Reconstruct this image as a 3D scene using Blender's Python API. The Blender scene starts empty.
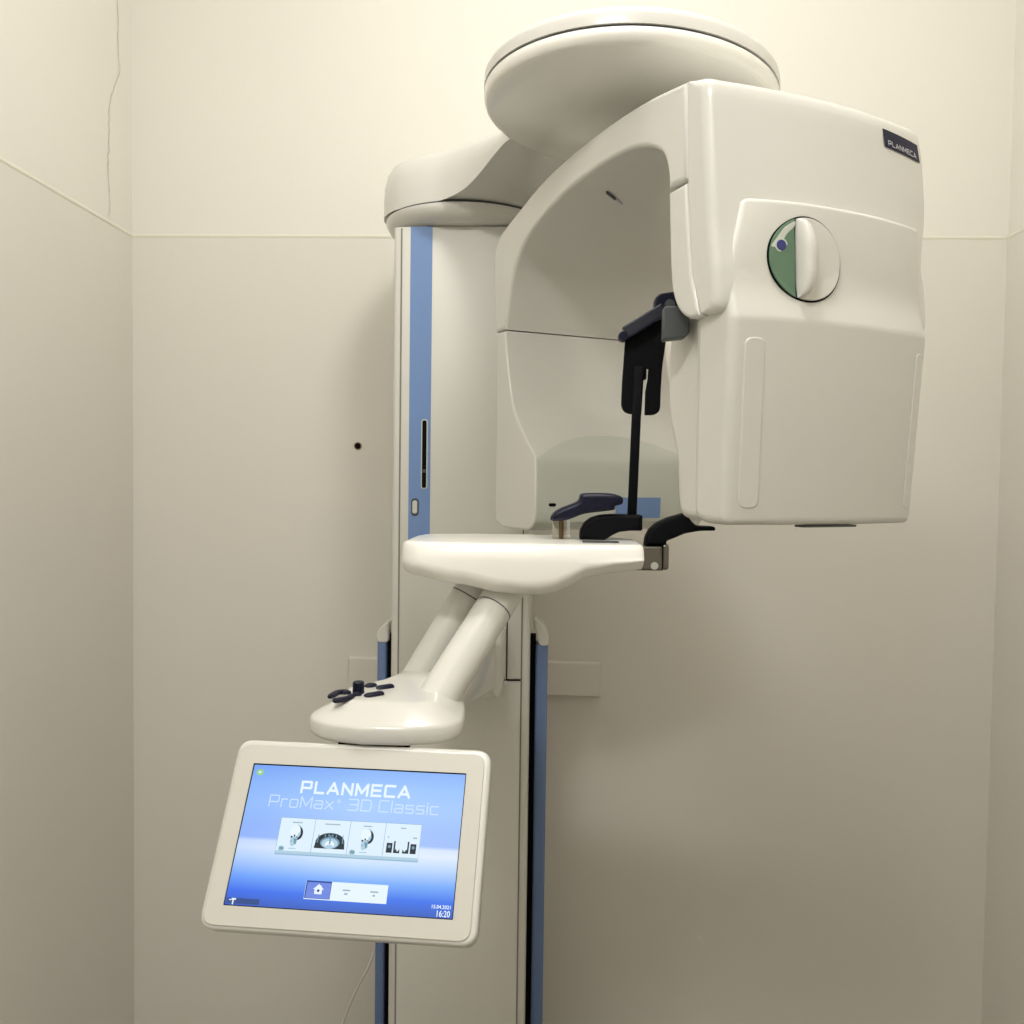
import bpy, bmesh, math, random
from mathutils import Vector as V, Matrix
from mathutils.geometry import tessellate_polygon
random.seed(4)
scene = bpy.context.scene
COL = scene.collection
H = 1.42                                   # eye height above the floor; z below is relative to it
pi = math.pi
sin, cos, rad = math.sin, math.cos, math.radians

# ------------------------------------------------------------------ materials
def lin(c):
    return tuple(((v/255)/12.92 if v/255 <= .04045 else ((v/255+.055)/1.055)**2.4) for v in c) + (1,)

def mat(name, rgb, rough=.4, metal=0, noise=.03, nscale=6, bump=0, bscale=60, coat=0, spec=.5):
    m = bpy.data.materials.new(name); m.use_nodes = True
    nt = m.node_tree; b = nt.nodes['Principled BSDF']
    tc = nt.nodes.new('ShaderNodeTexCoord')
    nz = nt.nodes.new('ShaderNodeTexNoise'); nz.inputs['Scale'].default_value = nscale; nz.inputs['Detail'].default_value = 3
    nt.links.new(tc.outputs['Object'], nz.inputs['Vector'])
    mx = nt.nodes.new('ShaderNodeMix'); mx.data_type = 'RGBA'
    c = lin(rgb)
    mx.inputs['A'].default_value = tuple(max(0, v*(1-noise)) for v in c[:3]) + (1,)
    mx.inputs['B'].default_value = tuple(min(1, v*(1+noise)) for v in c[:3]) + (1,)
    nt.links.new(nz.outputs['Fac'], mx.inputs['Factor'])
    nt.links.new(mx.outputs['Result'], b.inputs['Base Color'])
    b.inputs['Roughness'].default_value = rough; b.inputs['Metallic'].default_value = metal
    b.inputs['Specular IOR Level'].default_value = spec
    b.inputs['Coat Weight'].default_value = coat; b.inputs['Coat Roughness'].default_value = .06 if coat > .3 else .35
    if bump:
        n2 = nt.nodes.new('ShaderNodeTexNoise'); n2.inputs['Scale'].default_value = bscale; n2.inputs['Detail'].default_value = 4
        nt.links.new(tc.outputs['Object'], n2.inputs['Vector'])
        bp = nt.nodes.new('ShaderNodeBump'); bp.inputs['Strength'].default_value = bump; bp.inputs['Distance'].default_value = .004
        nt.links.new(n2.outputs['Fac'], bp.inputs['Height']); nt.links.new(bp.outputs['Normal'], b.inputs['Normal'])
    return m

def glow(name, rgb, k=1.0):
    m = bpy.data.materials.new(name); m.use_nodes = True
    nt = m.node_tree; b = nt.nodes['Principled BSDF']
    b.inputs['Base Color'].default_value = (.01, .01, .01, 1); b.inputs['Roughness'].default_value = .3
    b.inputs['Specular IOR Level'].default_value = .15
    b.inputs['Emission Color'].default_value = lin(rgb); b.inputs['Emission Strength'].default_value = k
    return m

WHITE = mat('white_lacquer', (212, 210, 203), .3, coat=.5, noise=.012)
WHITE_LIT = mat('white_lacquer_lit', (242, 240, 232), .3, coat=.5, noise=.012)  # same lacquer, lightened in colour to stand in for bounce light on disc and table
WHITE2 = mat('white_lacquer_satin', (210, 208, 200), .42, coat=.15, noise=.012)
PALE = mat('pale_grey_panel', (196, 199, 188), .4, noise=.015)
BEZEL = mat('warm_grey_bezel', (199, 196, 186), .45, noise=.015)
BLUE = mat('blue_stripe_paint', (112, 142, 190), .35, noise=.03)
RAILB = mat('blue_anodised_aluminium', (100, 122, 162), .42, .15, noise=.04)
NAVY = mat('navy_plastic', (8, 11, 38), .38, noise=.05, spec=.3)
PLATE = mat('plate_navy', (12, 15, 46), .5, noise=.03, spec=.2)
SEAM = mat('seam_shade', (128, 125, 114), .6)
SILVER = mat('silver_button', (205, 205, 198), .35, .2)
BLACK = mat('black_rubber', (4, 5, 10), .6, noise=.1, spec=.15)
DARK = mat('dark_gap', (8, 9, 11), .7, spec=.1)
GREY = mat('dark_grey_plastic', (70, 74, 76), .45, noise=.05)
BAR = mat('slate_plastic', (34, 37, 52), .4, noise=.05)
STEEL = mat('brushed_steel', (118, 114, 104), .36, .7, noise=.06)
GREEN = mat('green_label', (92, 122, 98), .4, noise=.04)
WIRE = mat('white_cable_jacket', (214, 210, 196), .45)
WALL = mat('wall_paint', (223, 219, 209), .62, noise=.02, nscale=2.2, bump=.12, bscale=24, spec=.3)
WALLU = mat('wall_paint_upper', (229, 226, 216), .65, noise=.015, nscale=2.2, bump=.1, bscale=24, spec=.3)
TRIMM = mat('trim_paint', (228, 224, 209), .55, noise=.015)
FLOORM = mat('grey_vinyl_floor', (160, 155, 146), .45, noise=.12, nscale=30)
CEILM = mat('ceiling_paint', (232, 229, 220), .8, noise=.01)
CRACK = mat('crack_shadow', (202, 196, 182), .9)
TEXTW = mat('white_print', (206, 208, 214), .5)
BLUEDOT = mat('blue_dot_print', (44, 50, 120), .4)
m = bpy.data.materials.new('clear_acrylic'); m.use_nodes = True
b = m.node_tree.nodes['Principled BSDF']; b.inputs['Transmission Weight'].default_value = 1; b.inputs['Roughness'].default_value = .03
b.inputs['Base Color'].default_value = (.86, .86, .82, 1); b.inputs['IOR'].default_value = 1.2
ACRYL = m
AMBER = mat('amber_core', (120, 88, 52), .35, noise=.05)

# ------------------------------------------------------------------ mesh helpers
ORG = {}
class MB:
    def __init__(s): s.v = []; s.f = []; s.mi = []
    def add(s, verts, faces, mi=0):
        o = len(s.v); s.v += [V(p) for p in verts]
        for f in faces: s.f.append([i+o for i in f]); s.mi.append(mi)
        return s
    def build(s, name, mats, parent=None, sharp=32, flat=False):
        """verts are in the room frame with z relative to eye height"""
        if not isinstance(mats, (list, tuple)): mats = [mats]
        xs = [p.x for p in s.v]; ys = [p.y for p in s.v]; zs = [p.z for p in s.v]
        c = V(((min(xs)+max(xs))/2, (min(ys)+max(ys))/2, (min(zs)+max(zs))/2))
        me = bpy.data.meshes.new(name)
        me.from_pydata([tuple(p-c) for p in s.v], [], s.f)
        for mm in mats: me.materials.append(mm)
        for p, i in zip(me.polygons, s.mi): p.material_index = i
        bm = bmesh.new(); bm.from_mesh(me); bmesh.ops.recalc_face_normals(bm, faces=bm.faces[:]); bm.to_mesh(me); bm.free()
        if not flat:
            for p in me.polygons: p.use_smooth = True
            me.set_sharp_from_angle(angle=rad(sharp))
        o = bpy.data.objects.new(name, me); COL.objects.link(o)
        wc = c + V((0, 0, H))
        if parent is not None:
            o.parent = parent; o.location = wc - ORG[parent.name]
        else: o.location = wc
        ORG[o.name] = wc
        return o

def tag(o, label=None, cat=None, kind=None, group=None):
    if label: o['label'] = label
    if cat: o['category'] = cat
    if kind: o['kind'] = kind
    if group: o['group'] = group
    return o

def ring_loft(rings, cap0=True, cap1=True, closed=True):
    n = len(rings[0]); vs = [p for r in rings for p in r]; fs = []
    for i in range(len(rings)-1):
        for j in range(n if closed else n-1):
            k = (j+1) % n
            fs.append([i*n+j, i*n+k, (i+1)*n+k, (i+1)*n+j])
    if cap0: fs.append(list(range(n))[::-1])
    if cap1: fs.append([(len(rings)-1)*n+j for j in range(n)])
    return vs, fs

def catmull(pts, n=6, closed=False):
    P = [tuple(p) for p in pts]; out = []; L = len(P)
    for i in range(L if closed else L-1):
        g = (lambda k: P[k % L]) if closed else (lambda k: P[max(0, min(L-1, k))])
        p0, p1, p2, p3 = g(i-1), g(i), g(i+1), g(i+2)
        for k in range(n):
            t = k/n
            out.append(tuple(.5*((2*b)+(-a+c)*t+(2*a-5*b+4*c-d)*t*t+(-a+3*b-3*c+d)*t**3) for a, b, c, d in zip(p0, p1, p2, p3)))
    if not closed: out.append(P[-1])
    return out

def area2(P): return sum(P[i][0]*P[(i+1) % len(P)][1]-P[(i+1) % len(P)][0]*P[i][1] for i in range(len(P)))/2

def inset0(P, d):
    n = len(P); sgn = 1 if area2(P) > 0 else -1; out = []
    for i in range(n):
        a, b, c = P[i-1], P[i], P[(i+1) % n]
        e1 = V((b[0]-a[0], b[1]-a[1])); e2 = V((c[0]-b[0], c[1]-b[1]))
        if e1.length < 1e-9: e1 = e2
        if e2.length < 1e-9: e2 = e1
        e1 = e1.normalized(); e2 = e2.normalized()
        n1 = V((-e1.y, e1.x))*sgn; n2 = V((-e2.y, e2.x))*sgn
        nn = n1+n2
        nn = nn.normalized() if nn.length > 1e-6 else n1
        k = min(1.6, 1/max(.4, nn.dot(n1)))
        out.append((b[0]+nn.x*d*k, b[1]+nn.y*d*k))
    return out

inset = inset0
def round_poly(P, r, k=5):
    """round the corners of a closed polygon; r one number or one per corner"""
    n = len(P); out = []
    for i in range(n):
        b = V(P[i][:2]); a = V(P[i-1][:2]); c = V(P[(i+1) % n][:2]); ri = r[i] if isinstance(r, (list, tuple)) else r
        d1 = (a-b); d2 = (c-b); L = min(ri, d1.length*.49, d2.length*.49)
        if L < 1e-6: out.append((b.x, b.y)); continue
        p1 = b+d1.normalized()*L; p2 = b+d2.normalized()*L
        for j in range(k+1):
            t = j/k; q = p1*(1-t)**2+b*2*t*(1-t)+p2*t*t; out.append((q.x, q.y))
    return out

def extrude(P, f, d0, d1, r=.004, k=4, mid=1, r1=None, wt=None):
    """polygon P extruded from d0 to d1 with rounded ends; f(x, y, d) -> room point; wt(x, y) scales the rounding"""
    r1 = r if r1 is None else r1
    rings = []
    def inset(P, d):
        Q = inset0(P, d)
        if wt is None: return Q
        return [(p[0]+(q[0]-p[0])*wt(*p), p[1]+(q[1]-p[1])*wt(*p)) for p, q in zip(P, Q)]
    c0 = inset0(P, r*1.0+.0006) if wt is None else inset(P, r*1.15)
    for i in range(k+1):
        t = i/k*pi/2; rings.append([f(x, y, d0+r*(1-cos(t))) for x, y in inset(P, r*(1-sin(t)))])
    for i in range(1, mid): rings.append([f(x, y, d0+r+(d1-d0-r-r1)*i/mid) for x, y in P])
    for i in range(k, -1, -1):
        t = i/k*pi/2; rings.append([f(x, y, d1-r1*(1-cos(t))) for x, y in inset(P, r1*(1-sin(t)))])
    c1 = inset0(P, r1*1.0+.0006) if wt is None else inset(P, r1*1.15)
    rings = [[f(x, y, d0) for x, y in c0]]+rings+[[f(x, y, d1) for x, y in c1]]
    v, fc = ring_loft(rings, False, False); n = len(P); o = (len(rings)-1)*n
    tri0 = tessellate_polygon([[V((x, y, 0)) for x, y in c0]]); tri1 = tessellate_polygon([[V((x, y, 0)) for x, y in c1]])
    return v, fc+[tuple(t) for t in tri0]+[tuple(i+o for i in t) for t in tri1]

def rrect(x0, x1, y0, y1, r, k=5):
    return round_poly([(x0, y0), (x1, y0), (x1, y1), (x0, y1)], r, k)

def lathe(prof, c, n=64, tilt=(0, 0)):
    rings = []
    for r, z in prof:
        rings.append([V((c[0]+r*cos(2*pi*i/n), c[1]+r*sin(2*pi*i/n), c[2]+z+r*(cos(2*pi*i/n)*tilt[0]+sin(2*pi*i/n)*tilt[1]))) for i in range(n)])
    return ring_loft(rings)

def tube(path, r, n=16, caps=True, flat=1.0):
    P = [V(p) for p in path]; rings = []
    up = V((0, 0, 1))
    for i, p in enumerate(P):
        t = (P[min(i+1, len(P)-1)]-P[max(i-1, 0)]).normalized()
        a = t.cross(up)
        if a.length < .05: a = t.cross(V((0, 1, 0)))
        a = a.normalized(); bb = a.cross(t)
        rr = r[i] if isinstance(r, (list, tuple)) else r
        rings.append([p+a*(rr*cos(2*pi*j/n))+bb*(rr*flat*sin(2*pi*j/n)) for j in range(n)])
    return ring_loft(rings, caps, caps)

def XZ(x, z, y): return V((x, y, z))
def XY(x, y, z): return V((x, y, z))

# ------------------------------------------------------------------ camera
cam = bpy.data.cameras.new('camera'); co = bpy.data.objects.new('camera', cam); COL.objects.link(co)
pitch, yaw, roll = rad(2.15), rad(2.3), rad(.75)
fw = V((-sin(yaw)*cos(pitch), cos(yaw)*cos(pitch), -sin(pitch))); rt = V((cos(yaw), sin(yaw), 0)); upv = rt.cross(fw)
r2 = cos(roll)*rt+sin(roll)*upv; u2 = -sin(roll)*rt+cos(roll)*upv
M = Matrix((r2, u2, -fw)).transposed().to_4x4(); M.translation = V((0, 0, H)); co.matrix_world = M
cam.sensor_width = 36; cam.lens = 36*900/1024; cam.clip_start = .02
scene.camera = co

# ------------------------------------------------------------------ room
XL, XR, YB, YF, ZC, ZT = -.9625, 1.004, 2.05, -1.7, 1.5, .5445
TH = .006                                   # the lower wall stands this much proud of the upper wall
def box(x0, x1, y0, y1, z0, z1):
    v = [(x, y, z) for z in (z0, z1) for y in (y0, y1) for x in (x0, x1)]
    return v, [(0, 1, 3, 2), (4, 6, 7, 5), (0, 4, 5, 1), (1, 5, 7, 3), (3, 7, 6, 2), (2, 6, 4, 0)]
def struct(name, parts, mats, parent=None):
    mb = MB()
    for (v, f), mi in parts: mb.add(v, f, mi)
    return tag(mb.build(name, mats, parent, flat=True), kind='structure')
T = .12
struct('floor', [(box(XL-T, XR+T, YF-T, YB+T, -H-.1, -H), 0)], FLOORM)
struct('ceiling', [(box(XL-T, XR+T, YF-T, YB+T, ZC, ZC+.1), 0)], CEILM)
wb = struct('wall_back', [(box(XL-T, XR+T, YB, YB+T, -H, ZT), 0), (box(XL-T, XR+T, YB+TH, YB+T, ZT, ZC), 1)], [WALL, WALLU])
wl = struct('wall_left', [(box(XL-T, XL, YF, YB, -H, ZT), 0), (box(XL-T, XL-TH*.5, YF, YB+TH, ZT, ZC), 1)], [WALL, WALLU])
struct('wall_right', [(box(XR, XR+T, YF, YB, -H, ZT), 0), (box(XR+TH, XR+T, YF, YB+TH, ZT, ZC), 1)], [WALL, WALLU])
struct('wall_front', [(box(XL-T, XR+T, YF-T, YF, -H, ZC), 0)], [WALL])
# slim rounded lip along the ledge
def lip(name, p0, p1, nrm, seed):
    p0, p1, nrm = V(p0), V(p1), V(nrm); rings = []; n = 60; rd = random.Random(seed)
    for i in range(n+1):
        c = p0.lerp(p1, i/n); w = 1+.25*rd.uniform(-1, 1)
        rings.append([c+nrm*(.0014*w*cos(a))+V((0, 0, .004*w*sin(a))) for a in [2*pi*k/10 for k in range(10)]])
    v, f = ring_loft(rings); return tag(MB().add(v, f).build(name, TRIMM), kind='structure')
lip('trim_1', (XL, YB, ZT), (XR, YB, ZT), (0, -1, 0), 1)
lip('trim_2', (XL, YF, ZT), (XL, YB, ZT), (1, 0, 0), 2)
lip('trim_3', (XR, YF, ZT), (XR, YB, ZT), (-1, 0, 0), 3)
# the hairline crack in the left wall and the drill hole in the back wall
cr = catmull([(1.985, 1.2), (1.9895, 1.043), (1.9888, .934), (1.9955, .894), (1.9605, .825), (1.9468, .787), (1.9485, .723), (1.9414, .667), (1.9498, .595), (1.9451, .556)], 6)
x = XL-TH*.5+.0006; vs = []; fs = []
for i, (y, z) in enumerate(cr):
    y += random.uniform(-.003, .003); w = random.uniform(.0008, .0024); vs += [(x, y-w, z), (x, y+w, z)]
    if i: fs.append((2*i-2, 2*i-1, 2*i+1, 2*i))
tag(MB().add(vs, fs).build('wall_crack', CRACK, wl, flat=True), 'thin wandering crack in the paint', kind='structure')
hx, hz = -.4374, .0691; mb = MB()
n = 24
rr = [[V((hx+r*cos(2*pi*i/n), y, hz+r*sin(2*pi*i/n))) for i in range(n)] for r, y in ((.0085, YB-.0002), (.0085, YB-.002), (.0068, YB-.0022), (.0062, YB-.0006))]
v, f = ring_loft(rr, False, False); mb.add(v, f, 1); mb.add(rr[3], [list(range(n))], 0)
tag(mb.build('drill_hole', [DARK, AMBER], wb), kind='structure')

# ------------------------------------------------------------------ the machine
ROOT = bpy.data.objects.new('dental_imaging_machine', None); COL.objects.link(ROOT)
ROOT.location = (-.165, 1.8, 0); ORG[ROOT.name] = V(ROOT.location); ROOT.empty_display_size = .2
tag(ROOT, 'tall white panoramic dental imaging machine with blue striped column and lit touch screen', 'x-ray machine')

# ---- column
CX0, CX1, CY0, CY1, CZ = -.296, -.031, 1.683, 1.93, .4655
v, f = extrude(rrect(CX0, CX1, CY0+.004, CY1, .016), XY, -H, CZ, .002)
column = MB().add(v, f).build('column', WHITE2, ROOT)
def front_cover(z0, z1, name):
    P = [(-.2785, CY0+.02), (-.2785, CY0+.002)] + [(-.2785+.231*t, CY0-.004*(1-(2*t-1)**2)-.001) for t in [i/16 for i in range(1, 16)]] + [(-.0475, CY0+.002), (-.0475, CY0+.02)]
    v, f = extrude(P, XY, z0, z1, .0012, 2); return MB().add(v, f).build(name, WHITE2, column, sharp=25)
def cyf(x):
    t = (x+.2785)/.231; return CY0-.004*(1-(2*t-1)**2)-.001
front_cover(-.3785, CZ-.001, 'front_cover')
front_cover(-H+.001, -.3815, 'front_cover')
for x in (-.28, -.046):
    v, f = box(x-.0013, x+.0013, CY0+.0015, CY0+.01, -H+.003, CZ-.003); MB().add(v, f).build('seam', SEAM, column)
def col_sheet(x0, x1, z0, z1, d, name, m, parent, n=6):
    g = [[V((x0+(x1-x0)*i/n, cyf(x0+(x1-x0)*i/n)-d, z)) for i in range(n+1)] for z in (z0, z1)]
    vs = g[0]+g[1]; fs = [(i, i+1, n+2+i, n+1+i) for i in range(n)]
    return MB().add(vs, fs).build(name, m, parent)
stripe = col_sheet(-.2625, -.2215, -.14, CZ-.001, .0006, 'stripe', BLUE, column)
stripe['label'] = 'blue vertical stripe'
def capsule_on_col(x0, x1, z0, z1, d0, d1, name, m, r):
    yc = cyf((x0+x1)/2)
    v, f = extrude(rrect(x0, x1, z0, z1, r, 6), XZ, yc-d1, yc-d0, min(.001, (d1-d0)/2), 2)
    return MB().add(v, f).build(name, m, column)
capsule_on_col(-.2392, -.2268, -.0225, .108, .0004, .0014, 'slot_rim', PALE, .006)
capsule_on_col(-.2372, -.2290, -.0205, .106, .001, .0018, 'slot', DARK, .004)
capsule_on_col(-.2362, -.2300, .008, .014, .001, .0026, 'slider', GREY, .001)
capsule_on_col(-.2572, -.2425, -.073, -.040, .0004, .0014, 'button_rim', GREY, .007)
capsule_on_col(-.2545, -.2452, -.069, -.044, .001, .0036, 'power_button', SILVER, .0045)

# ---- guide rails on both sides of the column
def rail(x0, x1, y0, y1, side):
    v, f = extrude(rrect(x0, x1, y0, y1, .006), XY, -H, -.325, .001, 2)
    r = MB().add(v, f).build('guide_rail', RAILB, ROOT)
    gx = (x1, CX0+.001) if side < 0 else (CX1-.001, x0)
    v, f = box(gx[0], gx[1], y0+.012, y1-.004, -H, -.31); MB().add(v, f).build('rail_channel', DARK, r)
    # white cap curving in toward the column
    xin, xo = (x1+.004, x0-.001) if side < 0 else (x0-.005, x1+.001)
    P = [(xo, -.326), (xo, -.306), (xo+(xin-xo)*.35, -.286), (xin, -.272), (xin, -.284), (xo+(xin-xo)*.8, -.30), (xo+(xin-xo)*.62, -.326)] if side > 0 else [(xo, -.326), (xo, -.305), (xo+(xin-xo)*.5, -.29), (xin, -.284), (xin, -.326)]
    P = round_poly(P, .008, 4)
    v, f = extrude(P, XZ, y0-.002, y1+.002, .003, 3); MB().add(v, f).build('rail_cap', WHITE, r)
rail(-.332, -.313, 1.745, 1.80, -1)
rail(-.0205, .0035, 1.745, 1.80, 1)

# ---- column cap (shallow bowl) and shoulder to the pivot disc
CC = (-.168, 1.793, 0)
def flat_lathe(prof, c, n=72): return lathe(prof, c, n)
v, f = flat_lathe([(0, .4655), (.118, .4655), (.136, .468), (.151, .477), (.158, .490), (.158, .4965), (0, .4965)], CC)
MB().add(v, f).build('column_cap', WHITE, ROOT)
v, f = flat_lathe([(.05, .4960), (.1565, .4960), (.1565, .4995), (.05, .4995)], CC); MB().add(v, f).build('cap_seam', GREY, ROOT)
DC = (.1075, 1.32, .5405); TL = (-.046, -.0276)
left = [(-.318, 1.85), (-.3285, 1.80), (-.3285, 1.765), (-.318, 1.73), (-.2912, 1.694), (-.245, 1.662), (-.203, 1.638), (-.160, 1.597), (-.127, 1.550), (-.094, 1.490), (-.068, 1.440), (-.03, 1.39)]
right = [(.17, 1.42), (.12, 1.50), (.06, 1.60), (.015, 1.68), (-.005, 1.75), (-.009, 1.80), (-.025, 1.86)]
P = catmull(left, 5) + [(.05, 1.36), (.12, 1.37)] + catmull(right, 4) + [(-.06, 1.915), (-.11, 1.943), (-.168, 1.952), (-.23, 1.94), (-.285, 1.90)]
def sh(x, y, z):
    t = max(0, min(1, (1.64-y)/.19)); t = t*t*(3-2*t); k = (z-.4995)/.08
    return V((x, y, z+.036*t*(1-k)+(.020*(1-t)-.006*t)*k))
rings = []
for ins, z in ((0, .4995), (0, .505), (0, .525), (.002, .545), (.007, .562), (.016, .574), (.03, .580)):
    rings.append([sh(x, y, z) for x, y in inset(P, ins)])
v, f = ring_loft(rings); MB().add(v, f).build('shoulder_arm', WHITE, ROOT, sharp=40)
R = .2085
v, f = lathe([(0, .004), (.2, .004), (R, .0042), (R, .017), (R-.0015, .0225), (R-.006, .0275), (R-.014, .0295), (0, .031)], DC, 128, TL)
disc = MB().add(v, f).build('pivot_disc', WHITE, ROOT, sharp=40)
v, f = lathe([(0, -.0005), (R-.003, -.0005), (R-.003, .0045), (0, .0045)], DC, 128, TL); MB().add(v, f).build('disc_seam', GREY, disc)
v, f = lathe([(0, .001), (R-.001, .001), (R, -.001), (R-.0006, -.009), (R-.0022, -.0135), (R-.0055, -.0165), (R-.0105, -.0176), (R-.0108, -.0178), (0, -.0185)], DC, 128, TL)
MB().add(v, f).build('disc_underside', WHITE_LIT, disc, sharp=40)

# ---- the rotating C-arm: s runs from detector to tube, w across, z up
A = V((-.0336, 1.42, 0)); th = rad(27.3); US = V((sin(th), -cos(th), 0)); UW = V((cos(th), sin(th), 0))
def G(s, z, w): return A+US*s+UW*w+V((0, 0, z))
AW = .32
outer = catmull([(-.131, .2465), (-.138, .30), (-.1415, .352), (-.1395, .385), (-.122, .4045), (-.0955, .4155), (-.0365, .4325), (.0502, .4535), (.16, .4665), (.2598, .4698), (.3314, .4675), (.405, .4595)], 6)
inner = catmull([(.3715, .345), (.3695, .3645), (.362, .385), (.3488, .3985), (.3155, .4132), (.2663, .4215), (.1892, .4216), (.0995, .4125), (.0184, .3922), (-.0300, .3690), (-.0560, .3450), (-.0700, .3200), (-.0825, .2800), (-.0920, .2465)], 6)
P = outer + [(.4075, .414), (.4092, .3465)] + inner
v, f = extrude(P, G, 0, AW, .006, 4, 3); arm = MB().add(v, f).build('rotating_arm', WHITE, ROOT, sharp=35)
# pivot neck between the arm and the disc
pc = G(.2, 0, .15)
v, f = lathe([(.05, .455), (.05, .54)], (.2, 1.33, 0), 48); MB().add(v, f).build('pivot_neck', WHITE, arm)
# small marker slot in the roof of the arm
p0 = None
# lower end of the tube-side leg
P = [(.3717, .3415), (.4092, .3435), (.4205, .2384), (.4385, .1915)]
P = catmull([(.3717, .3415), (.3760, .2767), (.3790, .245), (.3838, .2211), (.3966, .1990), (.4166, .1862), (.4375, .1862)], 5) + [(.428, .215), (.4200, .2384), (.4085, .3435)]
v, f = extrude(P, G, 0, AW, .005, 4); MB().add(v, f).build('leg_cover', WHITE, arm, sharp=35)
# ---- detector head: lower half of the far leg
prof = catmull([(-.0923, .2445), (-.0827, .195), (-.0569, .1176), (-.0066, .0622), (.0225, .0380), (.0285, .015), (.0280, -.055), (.0200, -.074), (.0030, -.082)], 6)
P = prof + catmull([(-.09, -.082), (-.115, -.074), (-.1235, -.05), (-.124, .166), (-.131, .2445)], 3)
det = None
v, f = extrude(P, G, 0, AW, .0035, 4, 2); det = MB().add(v, f).build('detector_head', WHITE, ROOT, sharp=35)
def face_s(z):
    for (s0, z0), (s1, z1) in zip(prof, prof[1:]):
        if z1 <= z <= z0: return s0+(s1-s0)*(z0-z)/(z0-z1+1e-9)
    return prof[-1][0]
def det_sheet(name, m, w0, w1, zb, ztop, d, parent=det, nw=24, nz=14, lab=None):
    vs = []; fs = []
    for i in range(nw+1):
        w = w0+(w1-w0)*i/nw; zt = ztop(w) if callable(ztop) else ztop
        for j in range(nz+1):
            z = zb+(zt-zb)*j/nz; vs.append(G(face_s(z)+d, z, w))
    for i in range(nw):
        for j in range(nz): a = i*(nz+1)+j; fs.append((a, a+1, a+nz+2, a+nz+1))
    o = MB().add(vs, fs).build(name, m, parent)
    if lab: o['label'] = lab
    return o
arch = lambda w: .0372+.035*(1-abs((w-.15)/.137)**2.2)
det_sheet('detector_panel', PALE, .0035, .300, -.078, arch, .0025, lab='pale grey arched panel')  # grey cover, its tone darkened to paint in the shade of a recess
det_sheet('blue_sticker', BLUE,   .1440, .2300, -.0625, -.029, .0034, nw=2, nz=4, lab='pale blue sticker')
v, f = extrude(rrect(.0225, .0350, -.0432, -.0382, .0024), lambda a, b_, c: G(c, b_, a), .0300, .0325, .0006, 2)
MB().add(v, f).build('indicator_slot', DARK, det)
# small marker slot in the roof of the arm
ma, mb_ = G(.1360, .4150, .0555), G(.1064, .4115, .1000); mt = (mb_-ma).normalized(); mn = G(.02, -1, 0)-G(0, 0, 0); mn = mn.normalized(); mside = mt.cross(mn).normalized()
L_ = (mb_-ma).length
v, f = extrude(rrect(0, L_*.55, -.0016, .0016, .0015), lambda a, b_, c: ma+mt*a+mside*b_+mn*c, -.004, .0012, .0005, 2); MB().add(v, f).build('marker_slot', GREY, arm)
v, f = extrude(rrect(L_*.55, L_, -.0016, .0016, .0015), lambda a, b_, c: ma+mt*a+mside*b_+mn*c, -.004, .0012, .0005, 2); MB().add(v, f).build('marker_strip', TEXTW, arm)

# ---- tube cover: the upper housing on the near end of the arm
def bulge(w): return .022*max(-1.2, 1-((w-.155)/.155)**2)
def cas(s, z, w):
    if w > .15: w = .15+(w-.15)*(1+max(-.018, .006-.030*((z-.375)/.1)**2)/.2)
    k = max(0, min(1, (s-.425)/.02)); k = k*k*(3-2*k)
    return G(s+bulge(w)*k - k*.03*max(0, (w-.31)/.03)**2*0, z, w)
def front_s(z): return .4677-(z-.19)*.1037
P = [(.4095, .3435), (.4212, .2384), (.428, .215), (.4395, .1872)] + catmull([(.452, .1862), (.4640, .1885), (.4690, .2000), (.4655, .24)], 4) + [(front_s(z), z) for z in (.27, .30, .33, .36, .39, .415)] + catmull([(.4435, .43), (.4405, .445), (.4330, .4525), (.4206, .4560), (.4065, .4590)], 4) + [(.4082, .414)]
CW = .352
v, f = extrude(P, cas, 0, CW, .011, 5, 14, wt=lambda x, y: .22+.78*max(0, min(1, (x-.41-(.03 if y < .24 else 0))/.02))); cover = MB().add(v, f).build('tube_cover', WHITE, ROOT, sharp=35)
def on_cover(w, z, d): return cas(front_s(z)+d, z, w)
# dark name plate with lettering
w0, w1, z0, z1 = .2540, .3380, .4095, .4315
vs = []; fs = []; nn = 10
for j, z in enumerate((z0, z1)):
    for i in range(nn+1): vs.append(on_cover(w0+(w1-w0)*i/nn, z, .0012))
fs = [(i, i+1, nn+2+i, nn+1+i) for i in range(nn)]
plate = MB().add(vs, fs).build('name_plate', PLATE, cover); plate['label'] = 'navy name plate'

def letters(body, width=None, height=None, sx=1.0, bold=0.0, sp=1.0):
    cu = bpy.data.curves.new('lettering', 'FONT'); cu.body = body; cu.offset = bold; cu.space_character = sp; cu.fill_mode = 'FRONT'; cu.resolution_u = 3
    ob = bpy.data.objects.new('lettering', cu); COL.objects.link(ob)
    dg = bpy.context.evaluated_depsgraph_get(); me = ob.evaluated_get(dg).to_mesh()
    vs = [(p.co.x, p.co.y) for p in me.vertices]; fs = [tuple(p.vertices) for p in me.polygons]
    ob.evaluated_get(dg).to_mesh_clear(); bpy.data.objects.remove(ob); bpy.data.curves.remove(cu)
    xa, xb = min(p[0] for p in vs), max(p[0] for p in vs); ya, yb = min(p[1] for p in vs), max(p[1] for p in vs)
    kx = width/(xb-xa) if width else 1; ky = height/(yb-ya) if height else kx
    if not width: kx = ky*sx
    return [((x-xa)*kx, (y-ya)*ky) for x, y in vs], fs
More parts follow.
